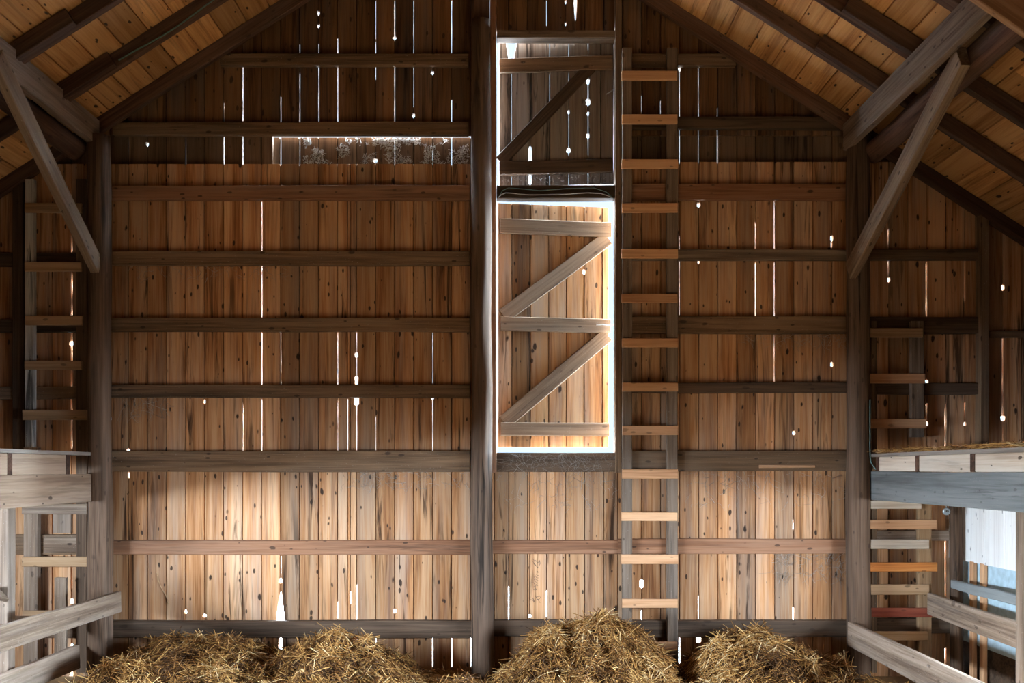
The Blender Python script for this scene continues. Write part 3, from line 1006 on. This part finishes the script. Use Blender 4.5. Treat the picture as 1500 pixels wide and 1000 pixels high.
M['deck'] = wood('deck_boards', (0.17, 0.135, 0.11), (0.27, 0.225, 0.19), (0.36, 0.31, 0.27), axis='Y', grey=0.5, knots=0.6, stain=0.4, tone=0.2)
loft(1, 2.437, 6.66, 1.2, XR - 0.01, [6.46, 5.83, 5.13, 4.45, 3.75, 3.05, 2.3], 'bluegrey', 1.247, 1.440, 1.560, 'right', 'wide blue grey beam carrying the right loft')
loft(-1, -2.85, 6.55, 1.2, XL + 0.01, [6.22, 5.50, 4.8, 4.1, 3.4, 2.7, 2.0], 'tanbeam', 1.235, 1.420, 1.570, 'left', 'wide pale beam carrying the left loft')
# post carrying the right loft near the camera
tag(board('loft_post', (2.545, 4.66, 0.0), (2.545, 4.66, 1.495), 0.16, 0.15, (0, -1, 0), M['grey'], jit=0.003, ragged=0.003), 'square grey post holding up the right loft beam', 'post')
tag(board('loft_post', (-3.04, 5.76, 0.0), (-3.04, 5.76, 1.418), 0.12, 0.09, (0, -1, 0), M['grey'], jit=0.003), 'weathered upright board under the left loft beam', 'post')

# ------------------------------------------------------------------ stall partition under the right loft
XS = 3.06
pan = [0.05]
v, f = [], []
box_faces(v, f, (XS + 0.030, 5.30, 0.0), (XS + 0.055, 6.795, 1.40))
sp = empty('stall_partition', (XS, 6.2, 0.0), 'stall partition with whitewashed boards and pale blue panel under the right loft', 'partition')
v, f = [], []
box_faces(v, f, (XS + 0.03, 5.30, 0.285), (XS + 0.05, 6.79, 0.86))
mesh_obj('blue_panel', v, f, M['bluepanel'], sp)['label'] = 'pale blue lower panel'
v, f = [], []
box_faces(v, f, (XS + 0.045, 5.30, 0.0), (XS + 0.06, 6.79, 0.30))
mesh_obj('dark_panel', v, f, M['sill'], sp)['label'] = 'dark bottom boarding'
y = 6.79
while y > 5.35:
    o = board('cladding_board', (XS + 0.015, y - 0.128, 0.835), (XS + 0.015, y - 0.128, 1.42), 0.253, 0.022, (-1, 0, 0), M['white'], sp, jit=0.0006)
    y -= 0.256
for yy, xx in ((6.44, 0.0), (6.30, 0.0), (5.75, 0.0)):
    board('stud', (XS + 0.012, yy, 0.0), (XS + 0.012, yy, 0.84), 0.05, 0.03, (-1, 0, 0), M['rung'], sp, jit=0.001)
tag(board('stall_rail', (2.94, 6.44, 0.69), (2.94, 4.75, 0.70), 0.062, 0.03, (-1, 0, 0), M['bluegrey'], jit=0.006, seg=0.07), 'gnawed narrow grey rail across the pale blue panel', 'rail')
tag(board('stall_rail', (2.86, 6.62, 0.535), (2.86, 4.75, 0.505), 0.15, 0.03, (-1, 0, 0), M['grey'], jit=0.004), 'wide grey stall rail below the gnawed narrow rail', 'rail')
tag(board('stall_rail', (2.30, 6.58, 0.335), (2.30, 3.2, 0.325), 0.165, 0.035, (-1, 0, 0), M['grey'], jit=0.004), 'low grey board running from the right log beside the hay', 'rail')

# metal disc hung below the right loft beam
c = at(1387, 749, 6.45)
disc = empty('metal_disc', c, 'small round grey metal disc hanging under the right loft beam', 'disc')
v, f = [], []
for (yy, r) in ((0.0, 0.0), (0.0, 0.020), (0.004, 0.0245), (0.012, 0.0245), (0.012, 0.0)):
    for q in range(28):
        a = 2 * math.pi * q / 28
        v.append((c.x + r * math.cos(a), c.y + yy, c.z + r * math.sin(a)))
for i in range(4):
    for q in range(28):
        f.append((i * 28 + q, i * 28 + (q + 1) % 28, (i + 1) * 28 + (q + 1) % 28, (i + 1) * 28 + q))
mesh_obj('plate', v, f, M['metal'], disc)
vv, ff = tubes([[c + Vector((0, 0.0, 0.003)), c + Vector((0, -0.012, 0.003))]], [0.006], 8)
mesh_obj('bolt', vv, ff, M['sill'], disc)
vv, ff = tubes([[c + Vector((0, 0.008, 0.02)), Vector((c.x, c.y + 0.008, 1.442))]], [0.003], 6)
mesh_obj('hanger', vv, ff, M['wire'], disc)

# ------------------------------------------------------------------ left fence and loose boards
tag(board('fence_board', (-2.64, 6.50, 0.565), (-2.70, 3.6, 0.575), 0.138, 0.032, (1, 0, 0), M['grey'], jit=0.005, ragged=0.012), 'upper fence board nailed across the left log post', 'board')
tag(board('fence_board', (-2.93, 6.50, 0.195), (-2.93, 3.6, 0.215), 0.155, 0.035, (1, 0, 0), M['grey'], jit=0.006, ragged=0.02), 'lower fence board with a rounded broken end left of the log', 'board')
tag(board('fence_board', (-2.98, 6.52, 0.462), (-2.98, 3.6, 0.475), 0.11, 0.025, (1, 0, 0), M['palewood'], jit=0.004, ragged=0.02), 'pale thin board peeping out below the upper fence board', 'board')
tag(rect_board('loose_slat', 79, 966, 96, 846, 6.60, 0.03, M['grey'], horiz=False, ragged=0.004), 'short pale upright slat behind the left fence boards', 'slat')
tag(board('leaning_board', at(-30, 858, 5.2), at(12, 874, 5.9), 0.10, 0.03, (0.5, -1, 0.4), M['grey'], jit=0.003), 'small grey board end leaning at the left frame edge', 'board')
tag(board('leaning_board', at(-25, 925, 5.5), at(28, 905, 6.1), 0.13, 0.03, (0.2, -1, 0.9), M['girt'], jit=0.003), 'brown slanting board low behind the left upright board', 'board')
tag(rect_board('wall_patch', 64, 786, 113, 809, 6.74, 0.012, M['grey']), 'pale grey board patch on the rail behind the left ladder', 'board')
tag(rect_board('wall_patch', 77, 781, 104, 735, 6.782, 0.018, M['grey'], horiz=False), 'pale upright plank patch between the lower left rungs', 'board')

# ------------------------------------------------------------------ cables


def cable(pts, r, mat, name, label):
    vv, ff = tubes([pts], [r], 7)
    return tag(mesh_obj(name, vv, ff, mat, smooth=True), label, 'cable')


def raf_pt(sgn, d, Y, up):
    return Vector((RX + sgn * d, Y, RZ - RS * d + up))


cable([raf_pt(-1, d, RYL[1] - 0.030, 0.022 + 0.012 * math.sin(d * 9)) for d in np.linspace(0.1, 2.25, 24)], 0.005, M['cable'], 'rafter_cable', 'dark green cable stapled along a left rafter')
cable([raf_pt(1, d, RYR[1] - 0.030, 0.06 + 0.012 * math.sin(d * 8)) for d in np.linspace(0.1, 1.7, 20)], 0.004, M['cable'], 'rafter_cable', 'thin dark cable stapled along a right rafter')
cable([at(1274.5, y, 6.54) for y in (585, 610, 640, 665)] + [at(1276, 677, 6.53), at(1281, 685, 6.52), at(1287, 690, 6.50)], 0.004, M['cable'], 'post_cable', 'green cable running down the right log to the loft beam')

st = [at(x, y, YW - 0.004) for x, y in ((230, 838), (232, 850), (237, 862), (243, 872), (247, 884))]
vv, ff = tubes([st], [0.0035], 6)
tag(mesh_obj('straw', vv, ff, M['rung_old'], smooth=True), 'single bent straw stuck to the planks left of the tall light gap', 'straw')
tag(rect_board('stick', 1112, 681, 1194, 685, 6.744, 0.008, M['warmplank'], seg=0.1), 'thin tan stick fixed along the wide rail right of the ladder', 'stick')

# ------------------------------------------------------------------ pencil writing on a plank under the hay door
strokes = [[(559, 860), (575, 880), (600, 885), (620, 905), (640, 915)], [(600, 850), (625, 895), (615, 920)], [(640, 820), (680, 880), (712, 925)], [(655, 850), (700, 820), (718, 850), (700, 870), (670, 880)],
           [(612, 735), (640, 740), (665, 730)], [(620, 680), (650, 720), (668, 735)], [(640, 690), (660, 660), (680, 680)], [(585, 625), (590, 628)], [(605, 620), (640, 665), (672, 650)],
           [(618, 570), (650, 620), (680, 640)], [(620, 540), (650, 585), (684, 600)], [(630, 515), (660, 560), (690, 560)], [(650, 505), (680, 530), (692, 520)], [(660, 470), (676, 460), (680, 490)],
           [(590, 300), (620, 340), (650, 375)], [(610, 345), (645, 380), (690, 415)], [(640, 300), (680, 345), (690, 330), (705, 310)], [(690, 400), (712, 350), (700, 300)], [(600, 280), (640, 330)]]
pw = empty('pencil_writing', at(786, 850, YW), 'faint slanting handwriting on the plank below the hay door', 'writing')
for k0, k1 in ((0, 4), (4, 14), (14, 19)):
    paths = [[at(720 + sx / 10, 790 + sy / 10, YW - 0.0018) for sx, sy in st_] for st_ in strokes[k0:k1]]
    vv, ff = tubes(paths, [0.0011] * len(paths), 4)
    mesh_obj('word', vv, ff, M['pencil'], pw)


# ------------------------------------------------------------------ straw and cobweb strands
def strands(P, D, L, r, bend, rv, rings=4, k=3):
    """P base points (n,3), D unit directions, L lengths, r radii, bend (n,3) bending vectors"""
    n = len(P)
    t = np.linspace(-0.5, 0.5, rings)
    C = P[:, None, :] + D[:, None, :] * (L[:, None, None] * t[None, :, None]) + bend[:, None, :] * ((t ** 2)[None, :, None])
    ref = np.tile(np.array([0.31, 0.2, 0.93]), (n, 1))
    U = np.cross(D, ref)
    U /= np.linalg.norm(U, axis=1, keepdims=True) + 1e-9
    W = np.cross(D, U)
    V = []
    for q in range(k):
        a = 2 * math.pi * q / k
        V.append(C + (U * math.cos(a) + W * math.sin(a))[:, None, :] * r[:, None, None])
    V = np.stack(V, axis=2).reshape(-1, 3)
    idx = np.arange(n)[:, None, None] * rings * k
    i = np.arange(rings - 1)[None, :, None] * k
    q = np.arange(k)[None, None, :]
    a = idx + i + q
    b = idx + i + (q + 1) % k
    Fc = np.stack([a, b, b + k, a + k], axis=-1).reshape(-1, 4)
    return V, Fc, np.repeat(rv, (rings - 1) * k)


def fast_mesh(name, V, Fq, rv, mats, midx=None, smooth=True):
    me = bpy.data.meshes.new(name)
    me.vertices.add(len(V))
    me.vertices.foreach_set('co', V.astype(np.float32).ravel())
    me.loops.add(len(Fq) * 4)
    me.loops.foreach_set('vertex_index', Fq.astype(np.int32).ravel())
    me.polygons.add(len(Fq))
    me.polygons.foreach_set('loop_start', np.arange(len(Fq), dtype=np.int32) * 4)
    for m in mats:
        me.materials.append(m)
    if midx is not None:
        me.polygons.foreach_set('material_index', midx.astype(np.int32))
    a = me.attributes.new('rnd', 'FLOAT', 'FACE')
    a.data.foreach_set('value', rv.astype(np.float32))
    me.polygons.foreach_set('use_smooth', np.full(len(Fq), smooth))
    me.update(calc_edges=True)
    me.validate()
    o = bpy.data.objects.new(name, me)
    COL.objects.link(o)
    return o


def vnoise(X, Y, sc, seed):
    r = np.random.default_rng(seed)
    g = r.random((64, 64))
    x, y = X * sc + 200.3, Y * sc + 100.7
    xi, yi = np.floor(x).astype(int), np.floor(y).astype(int)
    fx, fy = x - xi, y - yi
    fx, fy = fx * fx * (3 - 2 * fx), fy * fy * (3 - 2 * fy)
    G = lambda a, b: g[a % 64, b % 64]
    return (G(xi, yi) * (1 - fx) + G(xi + 1, yi) * fx) * (1 - fy) + (G(xi, yi + 1) * (1 - fx) + G(xi + 1, yi + 1) * fx) * fy


def hay_heap(name, label, x0, x1, y0, y1, hfun, n, seed, edge=0.05, lmin=0.06, lmax=0.24):
    r = np.random.default_rng(seed)

    def H(X, Y):
        h = hfun(X, Y)
        h = h + (vnoise(X, Y, 4.5, seed) - 0.5) * 0.13 * np.clip(h * 5, 0, 1) + (vnoise(X, Y, 13.0, seed + 1) - 0.5) * 0.09 * np.clip(h * 8, 0, 1)
        return h
    nx, ny = int((x1 - x0) / 0.035), int((y1 - y0) / 0.035)
    gx, gy = np.meshgrid(np.linspace(x0, x1, nx), np.linspace(y0, y1, ny), indexing='ij')
    hz = np.maximum(H(gx, gy) - 0.015, -0.02)
    V0 = np.stack([gx, gy, hz], -1).reshape(-1, 3)
    ii, jj = np.meshgrid(np.arange(nx - 1), np.arange(ny - 1), indexing='ij')
    a = (ii * ny + jj).ravel()
    F0 = np.stack([a, a + ny, a + ny + 1, a + 1], -1)
    keep = hz.reshape(-1)[F0].max(axis=1) > 0.0
    F0 = F0[keep]
    X, Y = r.uniform(x0, x1, n * 3), r.uniform(y0, y1, n * 3)
    h = H(X, Y)
    k = np.where(h > 0.012)[0][:n]
    X, Y, h = X[k], Y[k], h[k]
    m = len(X)
    e = 0.02
    sx, sy = (H(X + e, Y) - H(X - e, Y)) / (2 * e), (H(X, Y + e) - H(X, Y - e)) / (2 * e)
    ang = vnoise(X, Y, 5.0, seed + 2) * 6 + r.normal(0, 0.9, m)
    D = np.stack([np.cos(ang), np.sin(ang) * 0.8, np.zeros(m)], -1)
    D[:, 2] = np.clip(sx * D[:, 0] + sy * D[:, 1], -1.2, 1.2) + r.normal(0, 0.30, m) + (r.random(m) < 0.07) * r.uniform(0.2, 1.2, m)
    D /= np.linalg.norm(D, axis=1, keepdims=True)
    L = r.uniform(lmin, lmax, m)
    rad = r.uniform(0.0011, 0.0031, m)
    P = np.stack([X, Y, h + r.uniform(-0.02, 0.022, m)], -1)
    P[:, 2] = np.maximum(P[:, 2], 0.004)
    P[:, 1] = np.minimum(P[:, 1], YW - 0.04 - np.abs(D[:, 1]) * L * 0.5)
    bd = r.normal(0, 0.10, (m, 3)) * L[:, None]
    bd[:, 2] -= 0.22 * L
    low = (D[:, 2] < 0) * 0
    tone = np.clip(r.normal(0.36, 0.26, m) + (vnoise(X, Y, 4.5, seed + 5) - 0.5) * 0.75, 0, 1)
    V1, F1, r1 = strands(P, D, L, rad, bd, tone, 5, 3)
    V1[:, 2] = np.maximum(V1[:, 2], 0.001)
    V1[:, 1] = np.minimum(V1[:, 1], YW - 0.004)
    V = np.concatenate([V0, V1])
    Fq = np.concatenate([F0, F1 + len(V0)])
    rv = np.concatenate([np.full(len(F0), 0.1), r1])
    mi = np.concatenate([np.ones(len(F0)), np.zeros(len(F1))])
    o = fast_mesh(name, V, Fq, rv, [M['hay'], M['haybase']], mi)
    return tag(o, label, 'hay', kind='stuff')


def prof(pts, X, sc=6.4 / F):
    xs = np.array([(p[0] - 750) * sc for p in pts])
    zs = np.array([CH - (p[1] - 687) * sc for p in pts])
    return np.interp(X, xs, zs - 0.068, left=-0.05, right=-0.05)


def ridge(pts, yc, back, front, floor_h, fall):
    def h(X, Y):
        p_ = prof(pts, X)
        d = Y - yc
        u = np.where(d > 0, d / back, -d / front)
        b = np.exp(-u * u)
        return p_ * b
    return h


hL = [(105, 1010), (140, 985), (170, 958), (200, 940), (250, 934), (330, 927), (370, 935), (420, 944), (470, 928), (500, 926), (545, 940), (580, 955), (605, 975), (640, 1005)]
hM = [(700, 1008), (725, 985), (755, 950), (785, 922), (815, 906), (850, 899), (890, 901), (915, 912), (945, 930), (970, 955), (990, 985), (1005, 1008)]
hR = [(995, 1008), (1005, 985), (1015, 958), (1045, 935), (1085, 920), (1115, 926), (1150, 940), (1190, 950), (1230, 965), (1260, 985), (1290, 1010)]
hay_heap('hay_mound', 'long golden hay mound along the wall in the left bay', -3.0, -0.45, 5.0, 6.78, ridge(hL, 6.35, 0.55, 0.95, 0, 0), 17000, 21)
hay_heap('hay_heap', 'tall peaked hay heap below the hay door', -0.30, 1.25, 5.6, 6.78, ridge(hM, 6.35, 0.42, 0.42, 0, 0), 12000, 31)
hay_heap('hay_mound', 'hay mound in front of the right bay and its low board', 1.02, 2.5, 5.2, 6.78, ridge(hR, 6.40, 0.50, 0.62, 0, 0), 9500, 41)


def hf(X, Y):
    edge = np.clip((6.72 - Y) / 0.5, 0, 1)
    return 0.025 + 0.13 * np.clip((6.35 - Y) / 0.8, 0, 1) + 0.05 * (vnoise(X, Y, 2.2, 77) - 0.5) + 0 * edge


hay_heap('loose_hay', 'thin loose hay scattered over the floor before the mounds', -2.7, 2.35, 4.9, 6.74, hf, 22000, 51)

# hay spilling over the right loft edge
n = 420
r = np.random.default_rng(5)
Yh = r.uniform(4.3, 6.5, n)
P = np.stack([2.437 + r.normal(0.03, 0.03, n), Yh, 1.566 + r.uniform(0, 0.02, n)], -1)
P[:, 0] = np.maximum(P[:, 0], 2.41)
ang = r.uniform(0, 6.28, n)
D = np.stack([np.cos(ang) * 0.5, np.sin(ang), r.normal(0, 0.12, n)], -1)
D /= np.linalg.norm(D, axis=1, keepdims=True)
V1, F1, r1 = strands(P, D, r.uniform(0.04, 0.12, n), r.uniform(0.0008, 0.002, n), r.normal(0, 0.01, (n, 3)), np.clip(r.normal(0.6, 0.2, n), 0, 1))
V1[:, 2] = np.maximum(V1[:, 2], 1.561)
tag(fast_mesh('loft_chaff', V1, F1, r1, [M['hay']]), 'wisps of hay lying on the right loft deck edge', 'hay', kind='stuff')


def cobweb(label, x0, x1, ytop, ybot, Y, n, seed, lmin=0.03, lmax=0.12, curl=0.35, up=0.5, rad=0.0008, name='cobweb', mat='web'):
    r = np.random.default_rng(seed)
    px = r.uniform(x0, x1, n)
    py = ytop + (ybot - ytop) * r.random(n) ** 1.3
    if mat == 'fluff':      # caught in clumps
        kp = vnoise(px, py, 0.055, 9) + 0.35 * vnoise(px, py, 0.2, 10) + (py - 222) * 0.006 + (px - 560) * 0.0010 > 0.72
        px, py = px[kp], py[kp]
        n = len(px)
    s = Y / F
    P = np.stack([(px - 750) * s, Y - r.uniform(0.002, 0.012, n), CH + (687 - py) * s], -1)
    ang = r.uniform(0, 6.28, n)
    D = np.stack([np.cos(ang), r.normal(0, 0.1, n), np.sin(ang) * 1.2], -1)
    D /= np.linalg.norm(D, axis=1, keepdims=True)
    L = r.uniform(lmin, lmax, n)
    bd = r.normal(0, curl, (n, 3)) * L[:, None] * 4
    bd[:, 1] *= 0.05
    V1, F1, r1 = strands(P, D, L, np.full(n, rad) * r.uniform(0.6, 1.5, n), bd, r.random(n), 6, 3)
    V1[:, 1] = np.minimum(V1[:, 1], Y - 0.0005)
    zt, zb = CH + (687 - ytop + 2) * s, CH + (687 - ybot - 8) * s
    V1[:, 2] = np.clip(V1[:, 2], zb, zt)
    return tag(fast_mesh(name, V1, F1, r1, [M[mat]]), label, 'cobweb', kind='stuff')


cobweb('tangled dusty cobwebs hanging on the sill board below the hay door', 729, 900, 666, 688, 6.748, 170, 3, rad=0.0006)
cobweb('white cobweb fluff on the recessed planks under the lit slit', 445, 686, 204, 240, YR, 3200, 4, 0.006, 0.022, 0.5, rad=0.0014, mat='fluff')
cobweb('cobweb wisps under the rail by the brace foot in the left bay', 190, 420, 389, 408, YW, 90, 6, 0.03, 0.10)
cobweb('cobweb wisps under the rail beside the left log, above loft level', 180, 250, 584, 612, YW, 80, 7, 0.03, 0.12)
cobweb('cobweb wisps under the rail left of the centre log at loft level', 500, 685, 692, 715, YW, 120, 8, 0.03, 0.10)
cobweb('cobweb strands on planks just below the door sill', 728, 900, 692, 745, YW, 130, 9, 0.02, 0.09)
cobweb('cobweb strands on planks right of the ladder at loft level', 1000, 1240, 692, 740, YW, 150, 10, 0.02, 0.10)
cobweb('cobweb strands below the reddish rail by the right log', 1130, 1238, 812, 850, YW, 130, 12, 0.03, 0.12)
cobweb('cobweb wisps under the brown rail right of the ladder', 1090, 1240, 489, 512, YW, 110, 13, 0.02, 0.09)
cobweb('cobweb wisps on the hatch planks along the dark header', 733, 899, 255, 268, YD - 0.03, 200, 14, 0.006, 0.025)
